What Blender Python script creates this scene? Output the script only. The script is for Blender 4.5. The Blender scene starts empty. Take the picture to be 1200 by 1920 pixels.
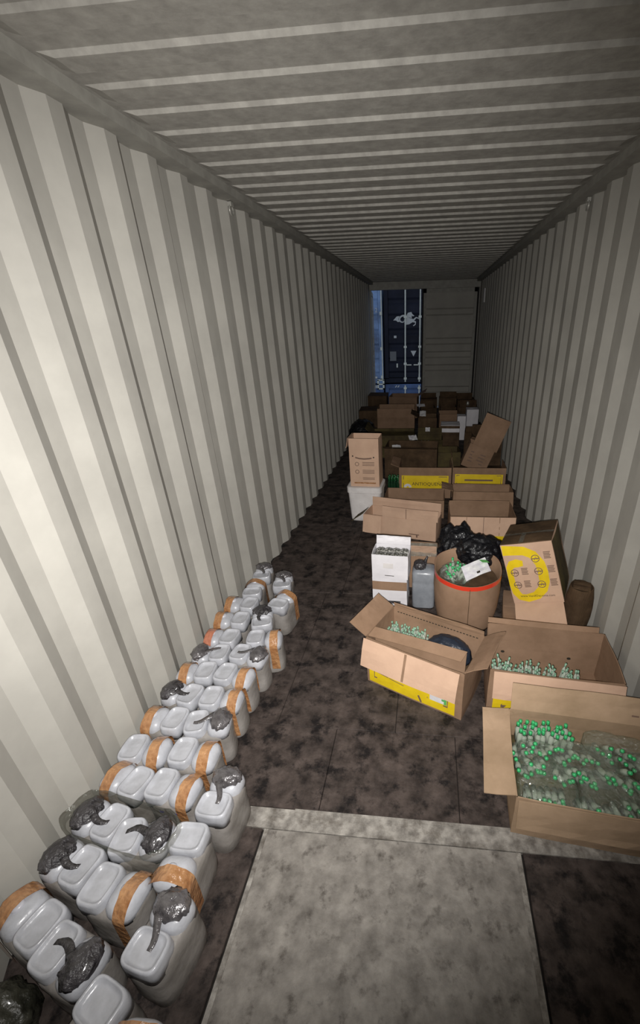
import bpy, bmesh, math, random
from mathutils import Vector, Matrix, noise
C = bpy.context.scene.collection
S = bpy.context.scene
PI = math.pi
rnd = random.Random(7)

# ---------------------------------------------------------------- camera, world, lights, exposure
CAM = Vector((0.1271, 0.0, 1.8829))
def Rz(a): return Matrix.Rotation(a, 3, 'Z')
def Rx(a): return Matrix.Rotation(a, 3, 'X')
def Ry(a): return Matrix.Rotation(a, 3, 'Y')
VIEW = Rz(0.10905) @ Rx(-0.45041) @ Ry(0.02513)
cd = bpy.data.cameras.new('camera'); cam = bpy.data.objects.new('camera', cd); C.objects.link(cam)
cd.sensor_fit = 'VERTICAL'; cd.sensor_height = 36.0; cd.lens = 794.75 / 1920 * 36
cd.shift_x = -(718.5 - 600) / 1920; cd.shift_y = (987.74 - 960) / 1920
cd.clip_start = 0.02; cd.clip_end = 200
cam.location = CAM; cam.rotation_euler = (VIEW @ Rx(PI / 2)).to_euler()
S.camera = cam
w = bpy.data.worlds.new('sky'); S.world = w; w.use_nodes = True
bg = w.node_tree.nodes['Background']; bg.inputs[0].default_value = (0.62, 0.74, 1.0, 1); bg.inputs[1].default_value = 0.34
# phone torch held just below the lens
ld = bpy.data.lights.new('torch', 'SPOT'); ld.shadow_soft_size = 0.012; ld.spot_size = math.radians(124); ld.spot_blend = 1.0; ld.energy = 385; ld.color = (1.0, 0.975, 0.94)
lo = bpy.data.objects.new('torch', ld); C.objects.link(lo)
lo.location = CAM + Vector((-0.01, 0.02, -0.05)); lo.rotation_euler = (VIEW @ Rz(0.20) @ Rx(PI / 2 + 0.06)).to_euler()
S.view_settings.view_transform = 'Standard'; S.view_settings.look = 'None'
S.view_settings.gamma = 1; S.view_settings.use_curve_mapping = False; S.view_settings.exposure = 0.0

# ---------------------------------------------------------------- materials
def mat(name, col, rough=0.6, metal=0.0, coat=0.0, n1=None, n2=None, scale=4.0, detail=6, spots=None, bump=0.0, bscale=40.0, alpha=None, spec=0.5, sss=0.0, mid=(0.35, 0.7)):
    m = bpy.data.materials.new(name); m.use_nodes = True
    nt = m.node_tree; N = nt.nodes; L = nt.links; b = N['Principled BSDF']
    b.inputs['Base Color'].default_value = (*col, 1); b.inputs['Roughness'].default_value = rough
    b.inputs['Metallic'].default_value = metal; b.inputs['Coat Weight'].default_value = coat
    b.inputs['Coat Roughness'].default_value = 0.12
    b.inputs['Specular IOR Level'].default_value = spec
    if sss:
        b.inputs['Subsurface Weight'].default_value = sss; b.inputs['Subsurface Radius'].default_value = (0.02, 0.02, 0.02)
    tc = N.new('ShaderNodeTexCoord')
    last = None
    if n1:
        no = N.new('ShaderNodeTexNoise'); no.inputs['Scale'].default_value = scale; no.inputs['Detail'].default_value = detail; no.inputs['Roughness'].default_value = 0.62
        L.new(tc.outputs['Object'], no.inputs['Vector'])
        cr = N.new('ShaderNodeValToRGB'); cr.color_ramp.elements[0].position = mid[0]; cr.color_ramp.elements[1].position = mid[1]
        cr.color_ramp.elements[0].color = (*n1, 1); cr.color_ramp.elements[1].color = (*(n2 or col), 1)
        L.new(no.outputs['Fac'], cr.inputs['Fac']); last = cr.outputs['Color']
    if spots:
        col2, sc, lo_, hi_ = spots
        no = N.new('ShaderNodeTexNoise'); no.inputs['Scale'].default_value = sc; no.inputs['Detail'].default_value = 8; no.inputs['Roughness'].default_value = 0.7
        L.new(tc.outputs['Object'], no.inputs['Vector'])
        mr = N.new('ShaderNodeMapRange'); mr.inputs['From Min'].default_value = lo_; mr.inputs['From Max'].default_value = hi_
        L.new(no.outputs['Fac'], mr.inputs['Value'])
        mx = N.new('ShaderNodeMix'); mx.data_type = 'RGBA'; mx.inputs['B'].default_value = (*col2, 1)
        L.new(mr.outputs['Result'], mx.inputs['Factor'])
        if last: L.new(last, mx.inputs['A'])
        else: mx.inputs['A'].default_value = (*col, 1)
        last = mx.outputs['Result']
    if last: L.new(last, b.inputs['Base Color'])
    if bump:
        no = N.new('ShaderNodeTexNoise'); no.inputs['Scale'].default_value = bscale; no.inputs['Detail'].default_value = 5
        L.new(tc.outputs['Object'], no.inputs['Vector'])
        bp = N.new('ShaderNodeBump'); bp.inputs['Strength'].default_value = bump; bp.inputs['Distance'].default_value = 0.02
        L.new(no.outputs['Fac'], bp.inputs['Height']); L.new(bp.outputs['Normal'], b.inputs['Normal'])
    if alpha is not None: b.inputs['Alpha'].default_value = alpha
    return m

M = {}
M['wall'] = mat('wall_paint', (0.60, 0.59, 0.52), 0.62, n1=(0.335, 0.322, 0.292), n2=(0.415, 0.40, 0.362), scale=2.2, spots=((0.29, 0.265, 0.235), 9, 0.68, 0.80), bump=0.03, bscale=14, spec=0.25)
M['roof'] = mat('roof_paint', (0.5, 0.5, 0.45), 0.7, n1=(0.27, 0.258, 0.235), n2=(0.38, 0.366, 0.334), scale=18, detail=9, bump=0.05, bscale=60, spec=0.2)
M['rail'] = mat('rail_paint', (0.42, 0.41, 0.36), 0.6, n1=(0.26, 0.25, 0.225), n2=(0.35, 0.34, 0.305), scale=12)
M['plate'] = mat('floor_plate_steel', (0.3, 0.28, 0.25), 0.62, n1=(0.12, 0.108, 0.096), n2=(0.30, 0.278, 0.25), scale=13, detail=14, spots=((0.045, 0.036, 0.03), 17.0, 0.54, 0.74), bump=0.3, bscale=30, mid=(0.30, 0.72), spec=0.3)
M['platedge'] = mat('worn_plate_edge', (0.42, 0.40, 0.37), 0.5, n1=(0.13, 0.118, 0.105), n2=(0.40, 0.375, 0.34), scale=20, detail=8, spots=((0.08, 0.065, 0.05), 11, 0.50, 0.72), bump=0.2)
M['ply'] = mat('dirty_plywood', (0.08, 0.06, 0.05), 0.75, n1=(0.018, 0.013, 0.011), n2=(0.095, 0.073, 0.064), scale=12, detail=14, spots=((0.007, 0.005, 0.005), 9, 0.50, 0.62), bump=0.35, bscale=25, mid=(0.32, 0.72), spec=0.3)
M['gap'] = mat('joint_dirt', (0.01, 0.008, 0.006), 0.9)
M['card'] = mat('cardboard', (0.30, 0.19, 0.125), 0.85, n1=(0.23, 0.145, 0.092), n2=(0.32, 0.205, 0.135), scale=5, detail=6, spots=((0.22, 0.13, 0.075), 7, 0.66, 0.82), bump=0.05, bscale=30, spec=0.15)
M['cardtan'] = mat('cardboard_tan', (0.40, 0.28, 0.18), 0.85, n1=(0.31, 0.215, 0.135), n2=(0.43, 0.30, 0.20), scale=5, spots=((0.17, 0.11, 0.05), 4, 0.64, 0.80), bump=0.06, bscale=25, spec=0.15)
M['cardpale'] = mat('cardboard_pale', (0.62, 0.40, 0.27), 0.8, n1=(0.50, 0.33, 0.235), n2=(0.61, 0.415, 0.295), scale=4, bump=0.05, bscale=30, spec=0.2)  # paler copy of the cardboard; torch-lit look of flaps painted into it
M['carddark'] = mat('cardboard_darkened', (0.17, 0.115, 0.06), 0.85, n1=(0.05, 0.031, 0.018), n2=(0.12, 0.075, 0.042), scale=6, bump=0.1, spec=0.15)  # darkened cardboard; dimness of the far heap is painted into the colour
M['cardolive'] = mat('cardboard_olive', (0.16, 0.13, 0.05), 0.8, n1=(0.055, 0.04, 0.02), n2=(0.12, 0.095, 0.035), scale=5, bump=0.1, spec=0.2)
M['yellow'] = mat('yellow_print', (0.78, 0.56, 0.01), 0.5, n1=(0.66, 0.47, 0.01), n2=(0.82, 0.60, 0.015), scale=8, spec=0.4)
M['black'] = mat('black_print', (0.03, 0.025, 0.018), 0.6)
M['brownprint'] = mat('brown_print', (0.17, 0.105, 0.075), 0.7)
M['redprint'] = mat('red_print', (0.30, 0.04, 0.03), 0.6)
M['sticker'] = mat('white_sticker', (0.72, 0.72, 0.72), 0.35, n1=(0.62, 0.60, 0.66), n2=(0.78, 0.78, 0.76), scale=30)
M['greenprint'] = mat('green_print', (0.12, 0.42, 0.12), 0.4)
M['whitecard'] = mat('white_card', (0.74, 0.72, 0.75), 0.5, n1=(0.66, 0.64, 0.67), n2=(0.78, 0.76, 0.79), scale=6, spec=0.4)
M['foam'] = mat('white_foam', (0.70, 0.67, 0.66), 0.7, n1=(0.60, 0.57, 0.56), n2=(0.74, 0.71, 0.70), scale=9, bump=0.1)
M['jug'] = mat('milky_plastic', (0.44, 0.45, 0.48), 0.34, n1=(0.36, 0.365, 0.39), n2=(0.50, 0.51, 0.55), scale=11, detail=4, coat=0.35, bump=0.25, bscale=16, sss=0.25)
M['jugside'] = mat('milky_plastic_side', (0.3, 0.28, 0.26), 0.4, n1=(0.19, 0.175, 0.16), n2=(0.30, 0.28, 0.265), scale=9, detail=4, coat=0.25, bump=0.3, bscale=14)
M['jugrim'] = mat('milky_plastic_rim', (0.5, 0.5, 0.54), 0.35, coat=0.2, n1=(0.46, 0.46, 0.50), n2=(0.55, 0.55, 0.60), scale=20)
M['jugdark'] = mat('grey_plastic_jug', (0.25, 0.27, 0.30), 0.35, n1=(0.20, 0.215, 0.24), n2=(0.30, 0.32, 0.35), scale=9, coat=0.3, bump=0.2, bscale=16)
M['tape'] = mat('brown_packing_tape', (0.36, 0.18, 0.08), 0.25, n1=(0.25, 0.105, 0.04), n2=(0.46, 0.25, 0.115), scale=22, coat=0.8, bump=0.5, bscale=45)
M['tapered'] = mat('reddish_packing_tape', (0.45, 0.16, 0.10), 0.25, n1=(0.33, 0.11, 0.06), n2=(0.5, 0.2, 0.12), scale=22, coat=0.8, bump=0.5, bscale=45)
M['foil'] = mat('grey_plastic_wrap', (0.10, 0.095, 0.10), 0.22, metal=0.25, n1=(0.06, 0.055, 0.058), n2=(0.17, 0.16, 0.165), scale=18, coat=0.8, bump=0.8, bscale=28)
M['foilpack'] = mat('leafy_foil_pack', (0.2, 0.2, 0.17), 0.35, n1=(0.05, 0.05, 0.035), n2=(0.55, 0.53, 0.50), scale=60, detail=8, coat=0.6, bump=1.0, bscale=60, mid=(0.45, 0.62))
M['foildark'] = mat('black_plastic_wrap', (0.03, 0.028, 0.03), 0.3, n1=(0.018, 0.016, 0.018), n2=(0.07, 0.065, 0.07), scale=26, coat=0.6, bump=0.8, bscale=50)
M['bag'] = mat('black_bin_bag', (0.006, 0.006, 0.008), 0.38, coat=0.15, bump=0.9, bscale=28, spec=0.35)
M['bagnavy'] = mat('navy_bin_bag', (0.018, 0.023, 0.035), 0.4, coat=0.15, bump=0.7, bscale=22, spec=0.3)
M['bagolive'] = mat('olive_plastic_bag', (0.035, 0.035, 0.022), 0.4, coat=0.3, n1=(0.012, 0.012, 0.008), n2=(0.07, 0.068, 0.05), scale=9, bump=0.8, bscale=22)
M['cap'] = mat('green_cap', (0.03, 0.40, 0.12), 0.3, coat=0.5, n1=(0.02, 0.28, 0.08), n2=(0.06, 0.55, 0.2), scale=50)
M['capdull'] = mat('pale_green_cap', (0.13, 0.32, 0.19), 0.35, coat=0.4, n1=(0.05, 0.20, 0.09), n2=(0.42, 0.60, 0.48), scale=60, detail=2)
M['vialbody'] = mat('clear_vial', (0.50, 0.56, 0.47), 0.10, coat=0.9, alpha=0.72)
M['redtape'] = mat('red_tape', (0.62, 0.045, 0.02), 0.35, coat=0.3)
M['navy'] = mat('navy_container_paint', (0.018, 0.02, 0.03), 0.6, n1=(0.008, 0.009, 0.015), n2=(0.022, 0.025, 0.042), scale=1.2, spec=0.25)
M['blue'] = mat('blue_container_paint', (0.10, 0.16, 0.28), 0.5, n1=(0.035, 0.05, 0.10), n2=(0.13, 0.22, 0.42), scale=0.9, spec=0.3)
M['daylitblue'] = mat('daylit_blue_container_paint', (0.3, 0.42, 0.6), 0.5, n1=(0.12, 0.16, 0.24), n2=(0.36, 0.55, 0.85), scale=1.1, spec=0.3)  # paler blue; brightness from the open sky is painted into the colour
M['galv'] = mat('galvanised_bar', (0.8, 0.8, 0.66), 0.5, metal=0.0, n1=(0.7, 0.7, 0.55), n2=(0.88, 0.88, 0.74), scale=6)
M['logo'] = mat('white_logo_paint', (0.62, 0.62, 0.56), 0.5)
M['rubber'] = mat('door_rubber', (0.006, 0.006, 0.006), 0.8)
M['ground'] = mat('yard_asphalt', (0.05, 0.05, 0.055), 0.9, n1=(0.035, 0.035, 0.04), n2=(0.07, 0.07, 0.075), scale=3)
M['purple'] = mat('purple_print', (0.05, 0.03, 0.25), 0.4)
M['steel'] = mat('steel_ring', (0.5, 0.49, 0.45), 0.35, metal=0.5)
def film(name, tint, fac=0.16, rough=0.06, bs=18, bst=0.8):
    m = bpy.data.materials.new(name); m.use_nodes = True; nt = m.node_tree; N = nt.nodes; L = nt.links
    N.remove(N['Principled BSDF']); out = N['Material Output']
    tr = N.new('ShaderNodeBsdfTransparent'); tr.inputs[0].default_value = (*tint, 1)
    gl = N.new('ShaderNodeBsdfGlossy'); gl.inputs['Roughness'].default_value = rough; gl.inputs['Color'].default_value = (0.9, 0.95, 0.9, 1)
    df = N.new('ShaderNodeBsdfDiffuse'); df.inputs[0].default_value = (0.62, 0.68, 0.62, 1)
    tc = N.new('ShaderNodeTexCoord'); no = N.new('ShaderNodeTexNoise'); no.inputs['Scale'].default_value = bs; no.inputs['Detail'].default_value = 4
    no.inputs['Distortion'].default_value = 1.5
    L.new(tc.outputs['Object'], no.inputs['Vector'])
    bp = N.new('ShaderNodeBump'); bp.inputs['Strength'].default_value = bst; bp.inputs['Distance'].default_value = 0.03
    L.new(no.outputs['Fac'], bp.inputs['Height'])
    L.new(bp.outputs['Normal'], gl.inputs['Normal']); L.new(bp.outputs['Normal'], df.inputs['Normal'])
    m1 = N.new('ShaderNodeMixShader'); m1.inputs[0].default_value = 0.38; L.new(gl.outputs[0], m1.inputs[1]); L.new(df.outputs[0], m1.inputs[2])
    m2 = N.new('ShaderNodeMixShader'); m2.inputs[0].default_value = fac; L.new(tr.outputs[0], m2.inputs[1]); L.new(m1.outputs[0], m2.inputs[2])
    L.new(m2.outputs[0], out.inputs[0]); return m
M['film'] = film('clear_wrap_film', (0.97, 0.99, 0.97), 0.17, rough=0.10, bs=26, bst=1.0)
M['greyfilm'] = film('smoky_bag_film', (0.80, 0.79, 0.77), 0.10, rough=0.12, bs=14, bst=1.0)
M['sheetfilm'] = film('thin_clear_film', (0.95, 0.95, 0.95), 0.22, bs=30)

# ---------------------------------------------------------------- helpers
def mesh(name, verts, faces, m, parent=None, smooth=False, mats=None, fm=None):
    me = bpy.data.meshes.new(name); me.from_pydata([tuple(v) for v in verts], [], faces)
    for mm in (mats or [m]): me.materials.append(mm)
    if fm: me.polygons.foreach_set('material_index', fm)
    if smooth: me.polygons.foreach_set('use_smooth', [True] * len(me.polygons))
    me.update()
    o = bpy.data.objects.new(name, me); C.objects.link(o)
    if parent: o.parent = parent
    return o
def tag(o, label, cat, group=None, kind=None):
    o['label'] = label; o['category'] = cat
    if group: o['group'] = group
    if kind: o['kind'] = kind
    return o
def struct(o): o['kind'] = 'structure'; return o
def empty(name, loc, rot=None):
    o = bpy.data.objects.new(name, None); o.empty_display_size = 0.05; C.objects.link(o); o.location = loc
    if rot is not None: o.rotation_euler = rot.to_euler()
    return o
def copy_tree(o, parent=None):
    c = o.copy(); C.objects.link(c)
    if parent: c.parent = parent
    for ch in list(o.children): copy_tree(ch, c)
    return c
class MB:
    def __init__(s): s.v = []; s.f = []; s.mi = []
    def add(s, v, f, mi=0):
        n = len(s.v); s.v += [Vector(x) for x in v]; s.f += [tuple(i + n for i in q) for q in f]; s.mi += [mi] * len(f)
    def box(s, a, b, mi=0):
        x0, y0, z0 = a; x1, y1, z1 = b
        v = [(x0,y0,z0),(x1,y0,z0),(x1,y1,z0),(x0,y1,z0),(x0,y0,z1),(x1,y0,z1),(x1,y1,z1),(x0,y1,z1)]
        s.add(v, [(0,3,2,1),(4,5,6,7),(0,1,5,4),(1,2,6,5),(2,3,7,6),(3,0,4,7)], mi)
    def loops(s, LL, mi=0, cap0=True, cap1=True, closed=True):
        n = len(LL[0]); v = [p for l in LL for p in l]; f = []
        for i in range(len(LL) - 1):
            for j in range(n if closed else n - 1):
                k = (j + 1) % n; f.append((i*n+j, i*n+k, (i+1)*n+k, (i+1)*n+j))
        if cap0: f.append(tuple(reversed(range(n))))
        if cap1: f.append(tuple((len(LL)-1)*n + j for j in range(n)))
        s.add(v, f, mi)
    def tube(s, pts, r, n=8, mi=0):
        pts = [Vector(p) for p in pts]; LL = []
        for i, p in enumerate(pts):
            t = (pts[min(i+1, len(pts)-1)] - pts[max(i-1, 0)]).normalized()
            a = t.orthogonal().normalized() if i == 0 else (pa - pa.dot(t) * t).normalized()
            pa = a; b = t.cross(a); rr = r[i] if isinstance(r, (list, tuple)) else r
            LL.append([p + rr * (math.cos(2*PI*k/n) * a + math.sin(2*PI*k/n) * b) for k in range(n)])
        s.loops(LL, mi)
    def build(s, name, m, parent=None, smooth=False, mats=None):
        return mesh(name, s.v, s.f, m, parent, smooth, mats, s.mi if mats else None)
def nz(p, s, seed=0): return noise.noise(Vector((p[0]*s + seed*7.1, p[1]*s + seed*3.3, p[2]*s - seed*5.7)))

def slab(O, U, V, N, t, nx, ny, fn, name, m, parent):
    """thick sheet: outer face at O + uU + vV + fn(u,v) N, inner face t behind it"""
    vs = []; fs = []
    for side in (0, 1):
        for j in range(ny + 1):
            for i in range(nx + 1):
                u, v = i / nx, j / ny
                vs.append(O + U * u + V * v + N * (fn(u, v) - side * t))
    K = (nx + 1) * (ny + 1); idx = lambda s, i, j: s * K + j * (nx + 1) + i
    for j in range(ny):
        for i in range(nx):
            fs.append((idx(0,i,j), idx(0,i+1,j), idx(0,i+1,j+1), idx(0,i,j+1)))
            fs.append((idx(1,i,j+1), idx(1,i+1,j+1), idx(1,i+1,j), idx(1,i,j)))
    for i in range(nx):
        fs.append((idx(1,i,0), idx(1,i+1,0), idx(0,i+1,0), idx(0,i,0))); fs.append((idx(0,i,ny), idx(0,i+1,ny), idx(1,i+1,ny), idx(1,i,ny)))
    for j in range(ny):
        fs.append((idx(0,0,j), idx(0,0,j+1), idx(1,0,j+1), idx(1,0,j))); fs.append((idx(1,nx,j), idx(1,nx,j+1), idx(0,nx,j+1), idx(0,nx,j)))
    o = mesh(name, vs, fs, m, parent)
    return o

class Panel:
    def __init__(s, O, U, V, N, lu, lv, fn): s.O, s.U, s.V, s.N, s.lu, s.lv, s.fn = Vector(O), Vector(U), Vector(V), Vector(N), lu, lv, fn
    def pt(s, x, y, n=0.0012):       # metres along the panel
        return s.O + s.U * x + s.V * y + s.N * (s.fn(x / s.lu, y / s.lv) + n)
    def patch(s, x0, y0, x1, y1, m, parent, name='printed_patch', n=0.0012, k=4):
        vs = []; fs = []
        for j in range(k + 1):
            for i in range(k + 1): vs.append(s.pt(x0 + (x1-x0)*i/k, y0 + (y1-y0)*j/k, n))
        for j in range(k):
            for i in range(k): a = j*(k+1)+i; fs.append((a, a+1, a+k+2, a+k+1))
        return mesh(name, vs, fs, m, parent)
    def ribbon(s, pts, wid, m, parent, name='printed_line', n=0.0016):
        vs = []; fs = []; P = [Vector((p[0], p[1])) for p in pts]
        for i, p in enumerate(P):
            t = (P[min(i+1, len(P)-1)] - P[max(i-1, 0)]).normalized(); q = Vector((-t.y, t.x)); ww = (wid[i] if isinstance(wid, list) else wid) / 2
            for sg in (1, -1): r = p + q * ww * sg; vs.append(s.pt(r.x, r.y, n))
        for i in range(len(P) - 1): fs.append((2*i, 2*i+1, 2*i+3, 2*i+2))
        return mesh(name, vs, fs, m, parent)
    def text(s, body, x, y, size, m, parent, name='printed_text', n=0.0018, sx=1.0):
        cu = bpy.data.curves.new('t', 'FONT'); cu.body = body; cu.size = size; cu.resolution_u = 2
        t = bpy.data.objects.new('t', cu); C.objects.link(t); dg = bpy.context.evaluated_depsgraph_get(); dg.update()
        me = bpy.data.meshes.new_from_object(t.evaluated_get(dg)); bpy.data.objects.remove(t); me.name = name
        for v in me.vertices: v.co = s.pt(x + v.co.x * sx, y + v.co.y, n)
        me.materials.clear(); me.materials.append(m)
        o = bpy.data.objects.new(name, me); C.objects.link(o); o.parent = parent; return o

T = 0.005
UP = Vector((0, 0, 1))
def carton(label, loc, yaw, dims, flaps=None, m='card', inner=None, bulge=0.008, name='cardboard_box', cat='box', roll=0.0, pitch=0.0, group=None, fm=None, closed=False, t=T, skip=(), seed=1, top=None):
    """origin = front-left bottom corner; x right, y away, z up.  flaps: side -> (length, angle from upright outward in deg[, u0, u1])"""
    W, D, H = dims
    root = empty(name, loc, Rz(yaw) @ Rx(pitch) @ Ry(roll)); tag(root, label, cat, group)
    mm = M[m]; P = {}
    def bf(u, v, a=bulge, sd=seed): return a * math.sin(PI * min(max(u,0),1)) * (0.35 + 0.65*math.sin(PI * min(max(v,0),1) * 0.9)) + 0.003 * nz((u*3, v*3, sd), 1.0, sd)
    sides = {'front': (Vector((0,0,0)), Vector((1,0,0)), Vector((0,-1,0)), W), 'back': (Vector((W,D,0)), Vector((-1,0,0)), Vector((0,1,0)), W),
             'left': (Vector((0,D,0)), Vector((0,-1,0)), Vector((-1,0,0)), D), 'right': (Vector((W,0,0)), Vector((0,1,0)), Vector((1,0,0)), D)}
    for k, (O, U, N, L) in sides.items():
        if k in skip: continue
        P[k] = Panel(O, U, UP, N, L, H, bf)
        o = slab(O, U * L, UP * H, N, t, 8, 5, bf, 'side_panel', mm, root)
        P[k].obj = o
    mb = MB(); mb.box((t, t, 0), (W - t, D - t, t)); mb.build('bottom_panel', mm, root)
    if closed:
        f0 = lambda u, v: 0.006 * math.sin(PI*u) * math.sin(PI*v) + 0.003 * nz((u*3, v*3, 9), 1.0, seed)
        for i, (y0, y1) in enumerate(((0.0, D/2 - 0.001), (D/2 + 0.001, D))):
            O = Vector((0, y0, H + t)); o = slab(O, Vector((W,0,0)), Vector((0, y1-y0, 0)), UP, t, 6, 3, f0, 'top_flap', M[top or m], root)
            P['top%d' % i] = Panel(O, (1,0,0), (0,1,0), UP, W, y1 - y0, f0); P['top%d' % i].obj = o
    for k, fl in (flaps or {}).items():
        side = k.split('_')[0]; O, U, N, L = sides[side]
        ln, ang = fl[0], math.radians(fl[1]); u0 = fl[2] if len(fl) > 2 else 0.01; u1 = fl[3] if len(fl) > 3 else 0.99
        V = UP * math.cos(ang) + N * math.sin(ang); NN = N * math.cos(ang) - UP * math.sin(ang)
        sd = seed + len(k)
        ff = lambda u, v, sd=sd: 0.010 * v * nz((u*2.2, v*1.5, sd), 1.0, sd) + 0.004 * nz((u*6, v*5, sd), 1.0, sd+2)*v
        OO = O + U * L * u0 + UP * (H + 0.0005) + N * (0.002 + (t if fl[1] > 120 else 0) + (bulge*0.3 if fl[1] > 120 else 0))
        fmat = M[(fm or {}).get(k, inner or m)]
        o = slab(OO, U * L * (u1 - u0), V * ln, NN, t * 0.8, 10, 5, ff, 'flap', fmat, root)
        P[k + '_flap'] = Panel(OO, U, V, NN, L * (u1 - u0), ln, ff); P[k + '_flap'].obj = o
    return root, P

def inside(P):       # panel as seen from its inner face
    return Panel(P.O, P.U, P.V, P.N, P.lu, P.lv, P.fn)

def blob(name, loc, rad, m, parent=None, sub=3, amp=0.18, fq=3.0, seed=1, flat=True, ridged=True, spikes=0.0):
    bm = bmesh.new(); bmesh.ops.create_icosphere(bm, subdivisions=sub, radius=1.0)
    R = Vector(rad)
    for v in bm.verts:
        d = v.co.copy(); n = nz(d, fq, seed)
        if ridged: n = (1 - abs(nz(d, fq, seed)) * 2.4) * 0.6 + 0.6 * nz(d, fq * 2.7, seed + 3)
        k = 1 + amp * n + (spikes * max(0, nz(d, fq * 1.3, seed + 9) - 0.25) * 3)
        v.co = Vector((d.x * R.x * k, d.y * R.y * k, d.z * R.z * k))
        if flat and v.co.z < -R.z * 0.78: v.co.z = -R.z * 0.78
    me = bpy.data.meshes.new(name); bm.to_mesh(me); bm.free(); me.materials.append(m)
    me.polygons.foreach_set('use_smooth', [True] * len(me.polygons))
    o = bpy.data.objects.new(name, me); C.objects.link(o); o.location = loc
    if parent: o.parent = parent
    return o

# ================================================================ SETTING
W2 = 1.1825; LEN = 10.45; Y0 = -1.2; H = 2.633
def side_wall(name, sx, ph, pitch, hz):
    prof = []; a = pitch * 0.244; b = pitch * 0.256         # slope, flat
    y = ph - math.ceil((ph - Y0) / pitch) * pitch
    while y < LEN - pitch:
        # dark slope centred on y: inner -> outer (going +y), flat outer, bright slope, flat inner
        prof += [(y - a/2, 0), (y + a/2, 0.036), (y + a/2 + b, 0.036), (y + a*1.5 + b, 0)]; y += pitch
    prof = [(Y0 - .3, 0)] + prof + [(LEN, 0)]
    vs = []; fs = []
    for z in (0.0, hz):
        for (yy, d) in prof: vs.append((sx * (W2 + d), yy, z))
    n = len(prof)
    for i in range(n - 1):
        f = (i, i+1, n+i+1, n+i); fs.append(f if sx < 0 else tuple(reversed(f)))
    o = struct(mesh(name, vs, fs, M['wall']))
    # outer skin closing the wall
    mb = MB(); x0, x1 = sorted((sx * (W2 + 0.037), sx * (W2 + 0.06))); mb.box((x0, Y0 - .3, 0), (x1, LEN, hz + .12)); mb.build('wall_backing', M['rail'], o)
    return o
wl = side_wall('wall_left', -1, 1.342, 0.287, 2.602)
wr = side_wall('wall_right', 1, 3.265 - 0.296 * (0.122 + 0.256 + 0.244), 0.296, 2.602)
# front bulkhead behind the camera
mb = MB()
for i in range(9):
    x0 = -1.18 + i * 0.2622; mb.box((x0, Y0 - .06, 0), (x0 + .13, Y0, 2.7)); mb.box((x0 + .13, Y0 - .06, 0), (x0 + .2622, Y0 - .04, 2.7))
struct(mb.build('wall_front', M['wall']))
# roof
def roof():
    p = 0.204; prof = []; y = 1.685 - 15 * p
    while y < LEN - .25:
        # slope facing the camera (-y, down) centred on y
        prof += [(y - .005, 0.014), (y + .005, 0.0), (y + .097, 0.0), (y + .107, 0.014)]; y += p
    vs = []; fs = []; xs = [-1.13, -1.085, -1.035, 0.0, 1.035, 1.085, 1.13]; dz = [0.022, 0.022, 0, 0, 0, 0.022, 0.022]
    prof = [(Y0 - .2, 0.014)] + prof + [(LEN - 0.05, 0.014)]
    for k, x in enumerate(xs):
        for (yy, d) in prof: vs.append((x, yy, H + (d if dz[k] == 0 else 0.014)))
    n = len(prof)
    for k in range(len(xs) - 1):
        for i in range(n - 1): fs.append((k*n+i, (k+1)*n+i, (k+1)*n+i+1, k*n+i+1))
    o = struct(mesh('ceiling', vs, fs, M['roof']))
    mb = MB(); mb.box((-1.24, Y0 - .3, H + .024), (1.24, LEN, H + .05)); mb.build('roof_backing', M['rail'], o)
roof()
for k, sx in (('1', -1), ('2', 1)):
    mb = MB(); x0, x1 = sorted((sx * 1.101, sx * 1.23)); mb.box((x0, Y0 - .2, 2.602), (x1, LEN, H + .023))
    struct(mb.build('trim_' + k, M['rail']))
# floor: dark bearers, plywood sheets with recessed joints, steel tunnel plate
mb = MB(); mb.box((-1.24, Y0 - .3, -.06), (1.24, LEN + .1, -.012)); fl = struct(mb.build('floor', M['gap']))
def sheet(x0, y0, x1, y1, z=0.0):
    mb = MB(); g = 0.0010; e = .002; x0 += g; y0 += g; x1 -= g; y1 -= g
    LL = [[(x0,y0,-.012),(x1,y0,-.012),(x1,y1,-.012),(x0,y1,-.012)], [(x0,y0,z-.003),(x1,y0,z-.003),(x1,y1,z-.003),(x0,y1,z-.003)], [(x0+e,y0+e,z),(x1-e,y0+e,z),(x1-e,y1-e,z),(x0+e,y1-e,z)]]
    mb.loops([[Vector(p) for p in l] for l in LL]); return mb.build('plywood_sheet', M['ply'], fl)
for x0, x1 in ((-1.21, -0.515), (0.535, 1.21)):
    for y0, y1 in ((Y0, -0.2), (-0.2, 0.985)): sheet(x0, y0, x1, y1)
ys = [1.07, 1.48, 2.68, 3.88, 5.08, 6.28, 7.48, 8.68, 9.88, LEN]
for i in range(len(ys) - 1):
    xs = [-1.21, -0.62, 0.0, 0.60, 1.21] if i % 2 else [-1.21, -0.50, 0.08, 0.66, 1.21]
    if i == 0: xs = [-1.21, -0.30, 0.30, 1.21]
    for j in range(len(xs) - 1): sheet(xs[j], ys[i], xs[j+1], ys[i+1])
mb = MB(); mb.box((-.505, Y0, -.011), (.527, .978, .004)); pl = struct(mb.build('trim_3', M['plate']))
mb = MB()
for a, b in ((-.505, -.488), (.508, .527)): mb.box((a, Y0, .004), (b, .978, .0065))
mb.build('worn_edge', M['platedge'], pl)
mb = MB(); mb.box((-.66, .981, -.011), (.93, 1.062, .006)); mb.box((-1.18, .981, -.011), (-.66, 1.062, .002)); mb.box((.93, .981, -.011), (1.18, 1.062, .002)); st = struct(mb.build('trim_4', M['platedge']))
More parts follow.
